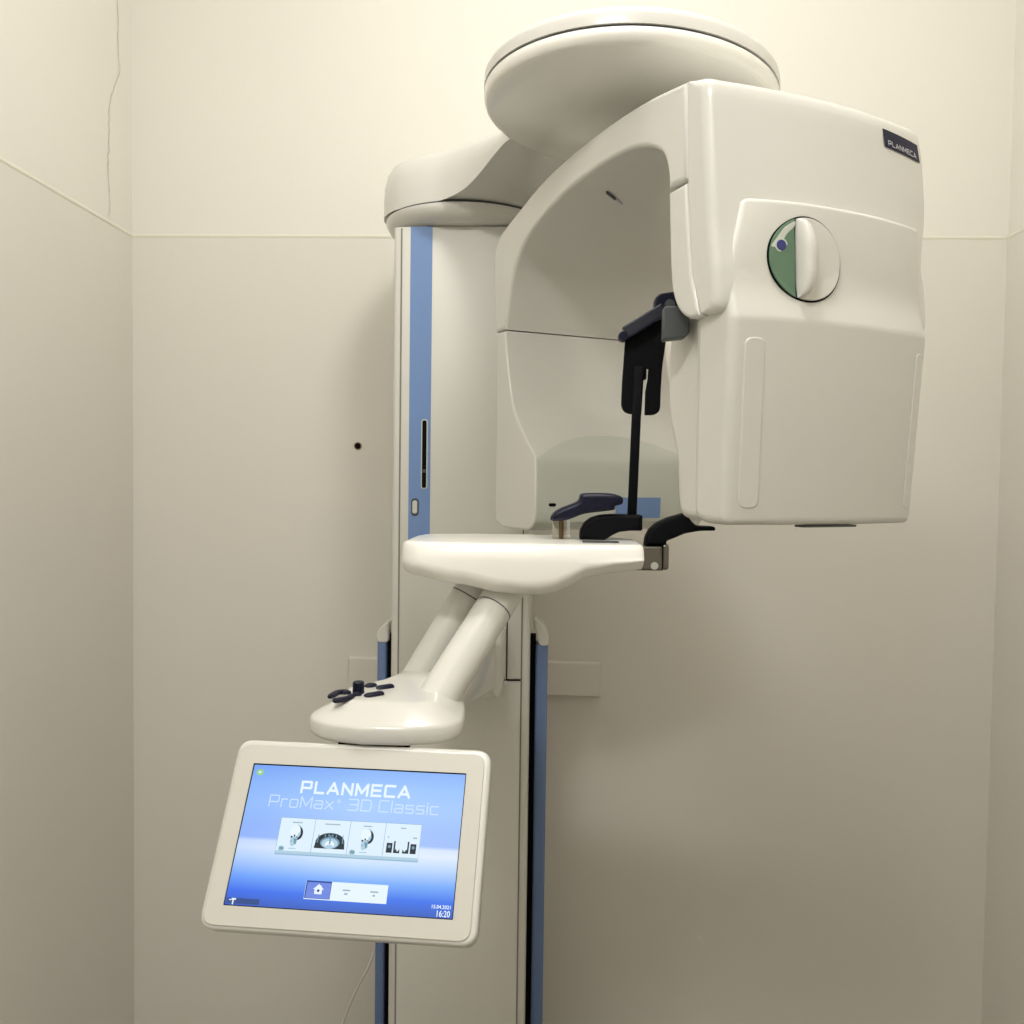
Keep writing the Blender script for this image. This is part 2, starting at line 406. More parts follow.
STROKES = {
 'P': (1, [[(0, 0), (0, 1), (.92, 1), (1, .92), (1, .50), (.92, .42), (0, .42)]]), 'L': (.9, [[(0, 1), (0, 0), (.9, 0)]]),
 'A': (1.12, [[(0, 0), (.56, 1), (1.12, 0)], [(.2, .28), (.92, .28)]]), 'N': (1, [[(0, 0), (0, 1), (1, 0), (1, 1)]]),
 'M': (1.2, [[(0, 0), (0, 1), (.6, .2), (1.2, 1), (1.2, 0)]]), 'E': (.95, [[(.95, 1), (0, 1), (0, 0), (.95, 0)], [(0, .5), (.88, .5)]]),
 'C': (1, [[(1, 1), (.08, 1), (0, .92), (0, .08), (.08, 0), (1, 0)]]),
 'r': (.6, [[(0, 0), (0, .7)], [(0, .6), (.1, .7), (.6, .7)]]), 'o': (.85, [[(.1, 0), (.75, 0), (.85, .1), (.85, .6), (.75, .7), (.1, .7), (0, .6), (0, .1), (.1, 0)]]),
 'a': (.85, [[(.05, .7), (.75, .7), (.85, .6), (.85, 0), (.1, 0), (0, .08), (0, .3), (.1, .38), (.85, .38)]]), 'x': (.85, [[(0, 0), (.85, .7)], [(0, .7), (.85, 0)]]),
 '3': (1, [[(0, 1), (.92, 1), (1, .92), (1, .08), (.92, 0), (0, 0)], [(.2, .52), (1, .52)]]), 'D': (1, [[(0, 0), (0, 1), (.85, 1), (1, .85), (1, .15), (.85, 0), (0, 0)]]),
 'l': (0, [[(0, 0), (0, 1)]]), 's': (.8, [[(.8, .7), (.08, .7), (0, .62), (0, .44), (.08, .37), (.72, .37), (.8, .29), (.8, .08), (.72, 0), (0, 0)]]),
 'i': (0, [[(0, 0), (0, .7)], [(0, .86), (0, 1)]]), 'c': (.8, [[(.8, .7), (.08, .7), (0, .62), (0, .08), (.08, 0), (.8, 0)]]),
 '®': (1, [[(.5+.5*cos(2*pi*i/14), .5+.5*sin(2*pi*i/14)) for i in range(15)], [(.35, .22), (.35, .78), (.62, .78), (.62, .52), (.35, .52)], [(.48, .52), (.66, .22)]]), ' ': (.5, [])}
def strokes(body, width, height, t, gap=.42):
    """wide geometric capitals drawn as strokes of thickness t (in letter heights)"""
    xs = 0; segs = []
    for ch in body:
        wd, pl = STROKES[ch]
        for P in pl:
            for a, b_ in zip(P, P[1:]): segs.append(((a[0]+xs, a[1]), (b_[0]+xs, b_[1])))
        xs += wd+gap
    tot = xs-gap; kx = width/(tot+t); ky = height/(1+t); th_ = t*min(kx, ky)
    vs = []; fs = []
    for a, b_ in segs:
        p = V(((a[0]+t/2)*kx, (a[1]+t/2)*ky)); q = V(((b_[0]+t/2)*kx, (b_[1]+t/2)*ky)); dd = (q-p).normalized()*th_/2; nn = V((-dd.y, dd.x))
        p = p-dd*.9; q = q+dd*.9; o = len(vs)
        vs += [tuple(p+nn), tuple(p-nn), tuple(q-nn), tuple(q+nn)]; fs.append((o, o+1, o+2, o+3))
    return vs, fs
def slanted(vs, k): return [(x+k*y, y) for x, y in vs]
lv, lf = strokes('PLANMECA', w1-w0-.017, .0066, .17)
MB().add([on_cover(w0+.0070+x, z0+.0028+y, .0018) for x, y in lv], lf).build('plate_lettering', TEXTW, plate, flat=True)

# ---- tube head: the large lower housing
def fs_(z):
    pts = [(-.049, .4745), (.165, .4815), (.178, .4805), (.2000, .4745), (.24, .4690), (.30, .4660)]
    for (za, sa), (zb, sb) in zip(pts, pts[1:]):
        if za <= z <= zb: return sa+(sb-sa)*(z-za)/(zb-za)
    return pts[0][1] if z < za else pts[-1][1]
TW0, TW1 = .012, .312
def hb(s, w):
    k = max(0, min(1, (s-.42)/.035)); k = k*k*(3-2*k)
    return s+.020*(1-((w-.16)/.15)**2)*k
def Hd(s, z, w):
    k = max(0, min(1, (z-.262)/.054)); w2 = w+.024*k*k*max(0, 1-(w-TW0)/.10)
    w2 -= .012*max(0, min(1, (.16-z)/.2))*max(0, (w-.15)/.16)
    return G(hb(s, w), z, w2)
low = round_poly([(.428, .20), (.413, .185), (.4155, -.049), (.4750, -.049), (.4820, .180), (.4695, .2180), (.4650, .316), (.435, .316)], [.002, .002, .025, .010, .005, .03, .006, .002], 5)
v, f = extrude(low, Hd, TW0, TW1, .010, 5, 14); head = MB().add(v, f).build('tube_head', WHITE2, ROOT, sharp=28)
# raised upper zone around the knob (outline in w, z; follows the sloping front)
def zone(w, z, d): return Hd(fs_(z)+d, z, w)
# shallow grip ridges on the lower face
for wa, wb, lean in ((.026, .050, 0), (.286, .302, 0)):
    v, f = extrude(rrect(wa, wb, -.030, .158, .010, 6), lambda a, b_, c: Hd(fs_(b_)+c, b_, a), -.004, .0016, .0015, 3)
    MB().add(v, f).build('grip_ridge', WHITE2, head)
v, f = extrude(rrect(.115, .20, .452, .470, .004), lambda a, b_, c: Hd(b_, c, a), -.052, -.0496, .0006, 2); MB().add(v, f).build('vent', GREY, head)
# inner collimator facing the detector
col = catmull([(.425, .205), (.345, .20), (.333, .17), (.330, .115), (.337, .07), (.352, .025), (.358, -.03), (.372, -.046), (.425, -.047)], 5)
v, f = extrude(col, G, .03, .285, .012, 4); MB().add(v, f).build('collimator', WHITE2, head)
# knob
KW, KZ, KR = .1085, .2505, .0490
def kn(a, b_, d): return zone(KW+a, KZ+b_, d)
def circ(r, n=48, x0=-9, x1=9):
    P = []
    for i in range(n): 
        a = 2*pi*i/n; P.append((r*cos(a), r*sin(a)))
    return P
def chord(r, xa, xb, n=40):
    """disc slice with xa < x < xb"""
    xa = max(xa, -r); xb = min(xb, r)
    up_ = [(xa+(xb-xa)*(.5-.5*cos(pi*i/n)),) for i in range(n+1)]
    P = [(x, -math.sqrt(max(0, r*r-x*x))) for (x,) in up_] + [(x, math.sqrt(max(0, r*r-x*x))) for (x,) in reversed(up_)]
    out = []
    for p in P:
        if not out or (abs(p[0]-out[-1][0])+abs(p[1]-out[-1][1])) > 1e-5: out.append(p)
    if abs(out[0][0]-out[-1][0])+abs(out[0][1]-out[-1][1]) < 1e-5: out.pop()
    return out
v, f = extrude(circ(KR, 64), kn, -.01, .0012, .0004, 2); knob = MB().add(v, f).build('positioning_knob', DARK, head); knob['label'] = 'round knob with green segment'
SX = -.0160
gm = chord(KR-.0012, -1, SX-.0016)
v, f = extrude(gm, kn, -.004, .0024, .0006, 2); MB().add(v, f).build('green_segment', GREEN, knob)
sl = [p for p in chord(KR-.0022, -1, SX-.002)]
pl = round_poly([(-.047, .010), (-.030, .034), (-.016, .0425), (-.016, .036), (-.026, .027), (-.036, .010)], .004, 4)
v, f = extrude(pl, kn, .0015, .0028, .0004, 2); MB().add(v, f).build('pale_rim', PALE, knob)
v, f = extrude([(x-.0335, y+.013) for x, y in circ(.0082, 28)], kn, .0015, .0030, .0004, 2); MB().add(v, f).build('dot_ring', PALE, knob)
v, f = extrude([(x-.0335, y+.013) for x, y in circ(.006, 28)], kn, .0015, .0036, .0004, 2); MB().add(v, f).build('blue_dot', BLUEDOT, knob)
wp = chord(KR-.0022, SX+.0012, 1)
v, f = extrude(wp, kn, -.004, .0036, .0012, 3); MB().add(v, f).build('knob_plate', WHITE2, knob)
# raised grip: a smooth crescent ridge rising from the straight edge
rings = []; GH = .0445
for i in range(25):
    y = -GH+2*GH*i/24; e = math.sqrt(max(0, 1-(y/GH)**2)); wd = .004+.022*e; ht = .001+.020*e**.8
    rings.append([kn(SX+.0016+wd*a, y, .0028+ht*b_) for a, b_ in ((0, 0), (0, .45), (.03, .72), (.12, .92), (.26, 1), (.42, .96), (.6, .78), (.76, .48), (.9, .16), (1, 0))])
v, f = ring_loft(rings); MB().add(v, f).build('grip', WHITE2, knob, sharp=60)

# ---- patient table with chin rests
def n_(x, pts):
    for (xa, ya), (xb, yb) in zip(pts, pts[1:]):
        if xa <= x <= xb:
            t = (x-xa)/(xb-xa); t = t*t*(3-2*t); return ya+(yb-ya)*t
    return pts[0][1] if x < pts[0][0] else pts[-1][1]
rings = []
bot = [(-.205, -.1215), (-.19, -.1235), (-.12, -.1335), (-.06, -.1435), (-.02, -.1460), (.01, -.1420), (.055, -.1225), (.09, -.1165), (.135, -.1125)]
ypf = [(-.205, 1.150), (-.200, 1.125), (-.185, 1.103), (-.16, 1.092), (-.1, 1.088), (0, 1.088), (.1, 1.097), (.135, 1.102)]
ypb = [(-.205, 1.215), (-.200, 1.24), (-.185, 1.265), (-.16, 1.282), (-.1, 1.297), (0, 1.295), (.07, 1.275), (.135, 1.235)]
TXM = lambda x: x*(.188/.205) if x < 0 else x*(.1185/.131)
xs = [-.205, -.2035, -.200, -.195, -.185, -.17, -.15] + [-.13+.02*i for i in range(13)] + [.12, .126, .1295, .131]
for i, x in enumerate(xs):
    zt = -.0800-(.010 if i == 0 else .006 if i == 1 else .003 if i == 2 else .001 if i == 3 else .004 if i == len(xs)-1 else .0012 if i == len(xs)-2 else 0)
    zb = n_(x, bot)+(.006 if i == 0 else .003 if i == 1 else .001 if i == 2 else .003 if i == len(xs)-1 else 0)
    ya, yb = n_(x, ypf), n_(x, ypb)
    rings.append([V((TXM(x), y, z)) for y, z in round_poly([(ya+.010, zt), (ya+.003, zt-.016), (ya, zb+.014), (ya+.020, zb), (yb-.012, zb+.006), (yb, zt-.012), (yb-.006, zt)], [.009, .006, .008, .012, .01, .006, .006], 4)])
v, f = ring_loft(rings); table = MB().add(v, f).build('patient_table', WHITE_LIT, ROOT, sharp=45)
v, f = extrude(rrect(.044, .090, 1.135, 1.158, .002), XY, -.081, -.0785, .0006, 2); MB().add(v, f).build('slot_plate', GREY, table)

RY = 1.205
# clear post carrying the navy rest
px = .0178
v, f = lathe([(.0, 0), (.0118, 0), (.0118, .031), (0, .031)], (px, RY, -.083), 32); post = MB().add(v, f).build('clear_post', ACRYL, ROOT)
v, f = lathe([(.0, 0), (.0028, 0), (.0028, .0285), (0, .0285)], (px, RY, -.082), 16); MB().add(v, f).build('post_core', AMBER, post)
v, f = lathe([(.0065, .0), (.0072, .0), (.0072, .0285), (.0065, .0285)], (px, RY, -.082), 24)
nav = [(.0040, -.0550), (.0060, -.0465), (.0140, -.0405), (.0280, -.0345), (.0380, -.0300), (.0410, -.0260), (.0440, -.0195), (.0600, -.0182), (.0850, -.0188), (.0960, -.0225), (.0985, -.0270), (.0965, -.0320), (.0880, -.0350), (.0870, -.0395), (.0720, -.0420), (.0480, -.0455), (.0300, -.0525), (.0200, -.0550)]
v, f = extrude(catmull(nav, 4, True), XZ, RY-.024, RY+.024, .006, 4); MB().add(v, f).build('chin_rest', NAVY, ROOT)['label'] = 'navy curved chin rest on a clear post'
b1 = [(.0420, -.0805), (.0430, -.0690), (.0480, -.0585), (.0570, -.0515), (.0700, -.0475), (.0860, -.0462), (.1245, -.0462), (.1245, -.0672), (.1080, -.0672), (.0940, -.0690), (.0840, -.0740), (.0760, -.0800), (.0700, -.0805)]
v, f = extrude(round_poly(b1, .003, 3), XZ, RY-.018, RY+.022, .004, 3); MB().add(v, f).build('rest_bracket', BLACK, ROOT)
b2 = [(.1285, -.0880), (.1295, -.0770), (.1345, -.0660), (.1440, -.0570), (.1580, -.0500), (.1800, -.0433), (.1850, -.0480), (.1900, -.0550), (.1960, -.0595), (.2200, -.0605), (.2205, -.0655), (.1990, -.0662), (.1800, -.0700), (.1680, -.0755), (.1570, -.0800), (.1560, -.0880)]
v, f = extrude(round_poly(b2, .0022, 3), XZ, RY-.016, RY+.016, .004, 3); MB().add(v, f).build('hand_grip', BLACK, ROOT)
v, f = extrude(round_poly([(.1150, -.1190), (.1150, -.0875), (.1500, -.0875), (.1505, -.1190)], .0015, 3), XZ, RY-.020, RY+.012, .002, 3); cl = MB().add(v, f).build('clamp', STEEL, ROOT); cl['label'] = 'steel clamp at the table end'
v, f = extrude(rrect(.1500, .1600, -.1185, -.0840, .006), XZ, RY-.017, RY+.009, .004, 3); MB().add(v, f).build('clamp_knob', STEEL, cl)
v, f = box(.1497, .1516, RY-.0185, RY+.0105, -.1188, -.086); MB().add(v, f).build('clamp_seam', DARK, cl)
v, f = lathe([(0, 0), (.005, 0), (.005, .001), (0, .001)], (0, 0, 0), 20)
MB().add([V((.1405+p.x, RY-.0205-p.z, -.1125+p.y)) for p in v], f).build('clamp_screw', PALE, cl)

# ---- temple support on its rod
v, f = extrude(rrect(.1122, .1243, RY-.004, RY+.004, .0015), lambda a, b_, c: V((a-.0065+.0052*(c+.046)/.2, b_, c)), -.048, .150, .001, 2)
rod = MB().add(v, f).build('support_rod', BLACK, ROOT)
TY = RY+.006
pltL = [(.0995, .1900), (.0980, .1600), (.0962, .1300), (.0955, .0990), (.0985, .0915), (.1050, .0880), (.1225, .0870), (.1240, .1200), (.1245, .1330), (.1285, .1345), (.1283, .1480), (.1310, .1480), (.1300, .1330), (.1275, .1180), (.1270, .0865), (.1395, .0868), (.1455, .0905), (.1475, .0960), (.1478, .1200), (.1490, .1500), (.1540, .1900), (.1480, .2200), (.1200, .2080)]
v, f = extrude(round_poly(pltL, [.003, .01, .01, .008, .006, .006, .0006, .001, .001, .0006, .0006, .0006, .0006, .001, .001, .006, .006, .006, .01, .01, .004, .006, .01], 4), XZ, TY, TY+.008, .0015, 2)
tp = MB().add(v, f).build('temple_support', BLACK, ROOT); tp['label'] = 'black slotted head support plate hanging on a rod'
# hinge bar and blocks
b0, b1_ = V((.098, TY-.008, .193)), V((.147, TY-.008, .2235))
d = (b1_-b0).normalized(); nrm = V((-d.z, 0, d.x))
P = [(0, -.0085), (.060, -.0085), (.060, .0085), (0, .0085)]
v, f = extrude(round_poly(P, .002, 3), lambda a, b_, c: b0+d*a+nrm*b_+V((0, c, 0)), -.010, .006, .002, 2); MB().add(v, f).build('hinge_bar', BAR, tp)
v, f = lathe([(0, -.009), (.0058, -.009), (.0066, -.006), (.0066, .006), (.0058, .009), (0, .009)], (0, 0, 0), 24)
MB().add([V((.0955+p.x, TY-.008+p.z, .1885+p.y)) for p in v], f).build('hinge_pin', NAVY, tp)
v, f = extrude(round_poly([(.1365, .2150), (.1365, .2400), (.1430, .2465), (.1680, .2500), (.1680, .2150)], [.003, .006, .006, .002, .002], 4), XZ, TY-.006, TY+.014, .002, 2); MB().add(v, f).build('hinge_block', NAVY, tp)
v, f = lathe([(0, -.003), (.006, -.003), (.0066, 0), (.0066, .006), (0, .006)], (0, 0, 0), 24)
MB().add([V((.1560+p.x, TY-.012+p.z, .2310+p.y)) for p in v], f).build('hinge_screw', GREY, tp)
v, f = extrude(round_poly([(.1330, .1660), (.1335, .2060), (.1500, .2060), (.1640, .1960), (.1640, .1740), (.1590, .1690)], .003, 3), XZ, 1.078, 1.100, .002, 2); MB().add(v, f).build('support_block', GREY, tp)

# ---- control panel on its bracket arm, tubes up to the table
Lx = [(.940, -.195), (.948, -.226), (.960, -.2460), (.978, -.2600), (1.0, -.2625), (1.03, -.2500), (1.1, -.2250), (1.222, -.188), (1.3, -.182), (1.40, -.188), (1.52, -.20)]
Rx = [(.940, -.150), (.948, -.122), (.960, -.1030), (.978, -.0930), (1.0, -.0910), (1.03, -.0925), (1.06, -.096), (1.1, -.098), (1.3, -.092), (1.52, -.084)]
Zt = [(.940, -.2800), (.945, -.2690), (.953, -.2620), (.968, -.2565), (.985, -.2525), (1.02, -.2480), (1.1, -.2460), (1.2, -.245), (1.3, -.2450), (1.52, -.268)]
Zb = [(.940, -.2880), (.96, -.2935), (1.0, -.2950), (1.1, -.2980), (1.3, -.3250), (1.52, -.352)]
def lin_(x, pts):
    for (xa, ya), (xb, yb) in zip(pts, pts[1:]):
        if xa <= x <= xb: return ya+(yb-ya)*(x-xa)/(xb-xa)
    return pts[0][1] if x < pts[0][0] else pts[-1][1]
def sm(pts): return catmull(pts, 8)
Lx, Rx = sm(Lx), sm(Rx)
ZP = -.2475                                 # flat top of the panel
OUT = [(x, y) for y, x in Rx]+[(x, y) for y, x in reversed(Lx)]
SPINE = [V(p) for p in ((-.222, .998), (-.195, .984), (-.135, .984), (-.140, 1.06), (-.142, 1.1), (-.142, 1.5))]
def toward(p, d):
    p = V(p); best = None
    for a, b_ in zip(SPINE, SPINE[1:]):
        t = max(0, min(1, (p-a).dot(b_-a)/(b_-a).length_squared)); q_ = a+(b_-a)*t
        if best is None or (p-q_).length < (p-best).length: best = q_
    L = (best-p).length
    return p+(best-p)*min(.9, d/max(L, 1e-6))
rings = []
for z, d in ((-.2890, .026), (-.2886, .012), (-.2866, .0045), (-.2835, .0010), (-.2800, 0), (-.2700, 0), (-.2672, .0014), (-.2648, .0042), (-.2560, .0190), (-.2520, .0252), (-.2495, .0300), (-.2480, .0350), (ZP, .0390)):
    rg = []
    for p in OUT:
        q_ = toward(p, d); drop = max(0, q_.y-1.10)*.17*max(0, min(1, (-.270-z)/.012)); rg.append(V((q_.x, q_.y, z-drop)))
    rings.append(rg)
v, f = ring_loft(rings); panel = MB().add(v, f).build('control_panel', WHITE, ROOT, sharp=40)
v, f = extrude(rrect(-.205, -.0755, -.372, -.272, .012), XZ, 1.49, 1.69, .012, 4); MB().add(v, f).build('carriage_bracket', WHITE2, ROOT)
arcp = [(-.2210, -.318), (-.2140, -.300), (-.2020, -.284), (-.1880, -.273)]
v, f = tube([(x, cyf(x)-.0005, z) for x, z in catmull(arcp, 5)], .0014, 8); MB().add(v, f).build('bracket_seam', GREY, ROOT)
for q in ((-.0745, -.0735, -.38, -.268), (-.0745, -.0485, -.381, -.3785)):
    v, f = box(q[0], q[1]+.001, cyf(-.07)-.0012, cyf(-.07)+.002, q[2], q[3]); MB().add(v, f).build('carriage_seam', DARK, column)
def key(pts, zz, r, name='panel_key', hgt=.004):
    path = catmull(pts, 5); rs = [r*(.55 if i in (0, len(path)-1) else .85 if i in (1, len(path)-2) else 1) for i in range(len(path))]
    v, f = tube([(x, y, ZP+zz) for x, y in path], rs, 12, flat=.6); MB().add(v, f).build(name, NAVY, panel)
key([(-.2400, .985), (-.2370, 1.006), (-.2290, 1.012), (-.2240, 1.004)], .001, .0048)
key([(-.2330, .970), (-.2260, .974), (-.2190, .984), (-.2170, .995)], .001, .0048)
key([(-.2170, 1.000), (-.2090, 1.004)], .0005, .006)
key([(-.2110, 1.040), (-.2010, 1.050)], .001, .0055)
key([(-.2020, .994), (-.1920, 1.003), (-.1850, 1.010)], .001, .0055)
key([(-.1960, 1.032), (-.1860, 1.040), (-.1800, 1.046)], .001, .0055)
v, f = lathe([(0, 0), (.0068, 0), (.0066, .013), (.0055, .0145), (0, .0150)], (-.2135, 1.012, ZP-.001), 24); MB().add(v, f).build('joystick', NAVY, panel)
def strut(p0, p1, r, name, ring_at, collar):
    p0, p1 = V(p0), V(p1); q = [p0.lerp(p1, i/10) for i in range(11)]
    v, f = tube(q, r, 40); o = MB().add(v, f).build(name, WHITE, ROOT)
    c = p0.lerp(p1, ring_at); dd = (p1-p0).normalized()*.0008
    v, f = tube([c-dd, c+dd], r+.0003, 40); MB().add(v, f).build('strut_seam', GREY, o)
    return o
strut((-.1320, 1.040, -.268), (-.0440, 1.160, -.128), .0238, 'support_tube', .73, 0)
strut((-.1660, 1.150, -.268), (-.0790, 1.195, -.118), .0250, 'support_tube', .73, 0)

# ---- touch screen monitor
MC = V((-.198, .8948, -.3675)); MR = V((.9983, -.0585, -.0026)).normalized(); MN = V((-.0474, -.8337, .5502)); MN = (MN-MR*MN.dot(MR)).normalized(); MU = MN.cross(MR)
def Sc(x, y, d): return MC+MR*x+MU*y+MN*d
def Scd(x, y, d): return Sc(x, y, -d)
v, f = extrude(rrect(-.1365, .1390, -.0925, .0962, .016, 8), Scd, -.0002, .026, .004, 4, r1=.008); mon = MB().add(v, f).build('monitor', WHITE, ROOT, sharp=40)
mon['label'] = 'white framed touch screen showing a blue start page'
fr = rrect(-.1330, .1330, -.0890, .0905, .013, 8); hole = rrect(-.1148, .1148, -.0703, .0703, .001, 8)
rr = [[Sc(x, y, .0008) for x, y in fr], [Sc(x, y, .0016) for x, y in inset(fr, .0008)], [Sc(x, y, .0016) for x, y in hole], [Sc(x, y, .0006) for x, y in hole]]
v, f = ring_loft(rr, False, False); MB().add(v, f).build('bezel', BEZEL, mon)
# hinge under the control panel
v, f = box(-.06+0, .0, 0, 1, 0, 1)
hg = [(-.030, -.300), (.030, -.300), (.028, -.283), (-.028, -.283)]
v, f = extrude(round_poly([(-.2250, -.2960), (-.1470, -.2960), (-.1490, -.2840), (-.2230, -.2840)], .002, 3), XZ, .955, 1.02, .002, 2); MB().add(v, f).build('monitor_hinge', DARK, ROOT)
v, f = tube([(-.186, .985, -.29), (-.186, .975, -.31), tuple(Sc(.012, .055, -.02))], .013, 16); MB().add(v, f).build('hinge_stem', GREY, ROOT)

# lit display with its start page
SW, SH = .1142, .0697
ms = bpy.data.materials.new('start_page_glow'); ms.use_nodes = True; nt = ms.node_tree; bs = nt.nodes['Principled BSDF']
bs.inputs['Base Color'].default_value = (.01, .01, .012, 1); bs.inputs['Roughness'].default_value = .25; bs.inputs['Specular IOR Level'].default_value = .15
tc = nt.nodes.new('ShaderNodeTexCoord'); sp = nt.nodes.new('ShaderNodeSeparateXYZ'); nt.links.new(tc.outputs['UV'], sp.inputs[0])
rp = nt.nodes.new('ShaderNodeValToRGB'); cr_ = rp.color_ramp
stops = [(0, (66, 100, 190)), (.10, (70, 120, 236)), (.20, (120, 172, 250)), (.32, (190, 218, 252)), (.40, (222, 236, 253)), (.445, (214, 230, 252)), (.47, (160, 192, 250)), (.56, (158, 192, 250)), (.72, (162, 200, 252)), (.86, (150, 192, 250)), (1, (128, 172, 244))]
while len(cr_.elements) < len(stops): cr_.elements.new(.5)
for e, (p, c) in zip(cr_.elements, stops): e.position = p
for e, (p, c) in zip(cr_.elements, stops): e.color = lin(c)
nt.links.new(sp.outputs['Y'], rp.inputs['Fac'])
rq = nt.nodes.new('ShaderNodeValToRGB'); e = rq.color_ramp.elements
e[0].position = 0; e[0].color = (.80, .86, 1, 1); e[1].position = .55; e[1].color = (1.12, 1.08, 1.02, 1)
en = e.new(1); en.color = (1.02, 1.0, 1, 1)
nt.links.new(sp.outputs['X'], rq.inputs['Fac'])
mm = nt.nodes.new('ShaderNodeMix'); mm.data_type = 'RGBA'; mm.blend_type = 'MULTIPLY'; mm.inputs['Factor'].default_value = 1
nt.links.new(rp.outputs['Color'], mm.inputs['A']); nt.links.new(rq.outputs['Color'], mm.inputs['B'])
nt.links.new(mm.outputs['Result'], bs.inputs['Emission Color']); bs.inputs['Emission Strength'].default_value = 1.0
scr = MB().add([Sc(-SW, -SH, .001), Sc(SW, -SH, .001), Sc(SW, SH, .001), Sc(-SW, SH, .001)], [(0, 1, 2, 3)]).build('screen', ms, mon, flat=True)
scr['label'] = 'lit blue screen'
uv = scr.data.uv_layers.new(name='UVMap')
q = {0: (0, 0), 1: (1, 0), 2: (1, 1), 3: (0, 1)}
for l in scr.data.loops: uv.data[l.index].uv = q[l.vertex_index]
v, f = ring_loft([[Sc(x, y, .0011) for x, y in ((-SW-.0006, -SH-.0006), (SW+.0006, -SH-.0006), (SW+.0006, SH+.0006), (-SW-.0006, SH+.0006))], [Sc(x, y, .0012) for x, y in ((-SW+.0003, -SH+.0003), (SW-.0003, -SH+.0003), (SW-.0003, SH-.0008), (-SW+.0008, SH-.0008))]], False, False)
MB().add(v, f).build('screen_edge', DARK, mon)
UIW = glow('ui_white', (232, 246, 255)); UIP = glow('ui_pale', (206, 228, 253)); UIT = glow('ui_tile', (222, 240, 253)); UIE = glow('ui_tile_edge', (140, 178, 205))
UID = glow('ui_dark', (30, 44, 54)); UIM = glow('ui_mid', (112, 150, 172)); UIL = glow('ui_light', (176, 206, 226)); UIB = glow('ui_button_blue', (112, 138, 226)); UIN = glow('ui_navy', (40, 66, 150)); UIG = glow('ui_green', (150, 205, 150)); UIS = glow('ui_bar', (52, 78, 140)); UIX = glow('ui_text', (150, 172, 186))
def sc_text(body, x, y, w, h, name, m, bold=0, sp=1, d=.0016, slant=0):
    lv, lf = letters(body, w, h, bold=bold, sp=sp)
    return MB().add([Sc(x+a+slant*b_, y+b_, d) for a, b_ in lv], lf).build(name, m, mon, flat=True)
lv, lf = strokes('PLANMECA', .117, .0135, .26, .5); MB().add([Sc(-.0585+a, .0412+b_, .0016) for a, b_ in lv], lf).build('maker_lettering', UIW, mon, flat=True)
mb = MB()
for body, xa, xb, ya, hh in (('ProMax', -.0895, -.0205, .0262, .0125), ('®', -.0175, -.0135, .0330, .0040), ('3D', -.0055, .0195, .0262, .0122), ('Classic', .0270, .0895, .0262, .0125)):
    lv, lf = strokes(body, xb-xa, hh, .12, .36); mb.add([Sc(xa+a, ya+b_, .0016) for a, b_ in lv], lf)
mb.build('model_lettering', UIP, mon, flat=True)
def quad(mb, x0, x1, y0, y1, d, mi): mb.add([Sc(x0, y0, d), Sc(x1, y0, d), Sc(x1, y1, d), Sc(x0, y1, d)], [(0, 1, 2, 3)], mi)
def poly(mb, P, d, mi): mb.add([Sc(x, y, d) for x, y in P], [list(range(len(P)))], mi)
def ell(cx, cy, a, b_, n=20, rot=0): return [(cx+a*cos(2*pi*i/n)*cos(rot)-b_*sin(2*pi*i/n)*sin(rot), cy+a*cos(2*pi*i/n)*sin(rot)+b_*sin(2*pi*i/n)*cos(rot)) for i in range(n)]
TX0, TX1, TY0, TY1 = -.0732, .0742, -.0200, .0165
tw = (TX1-TX0)/4
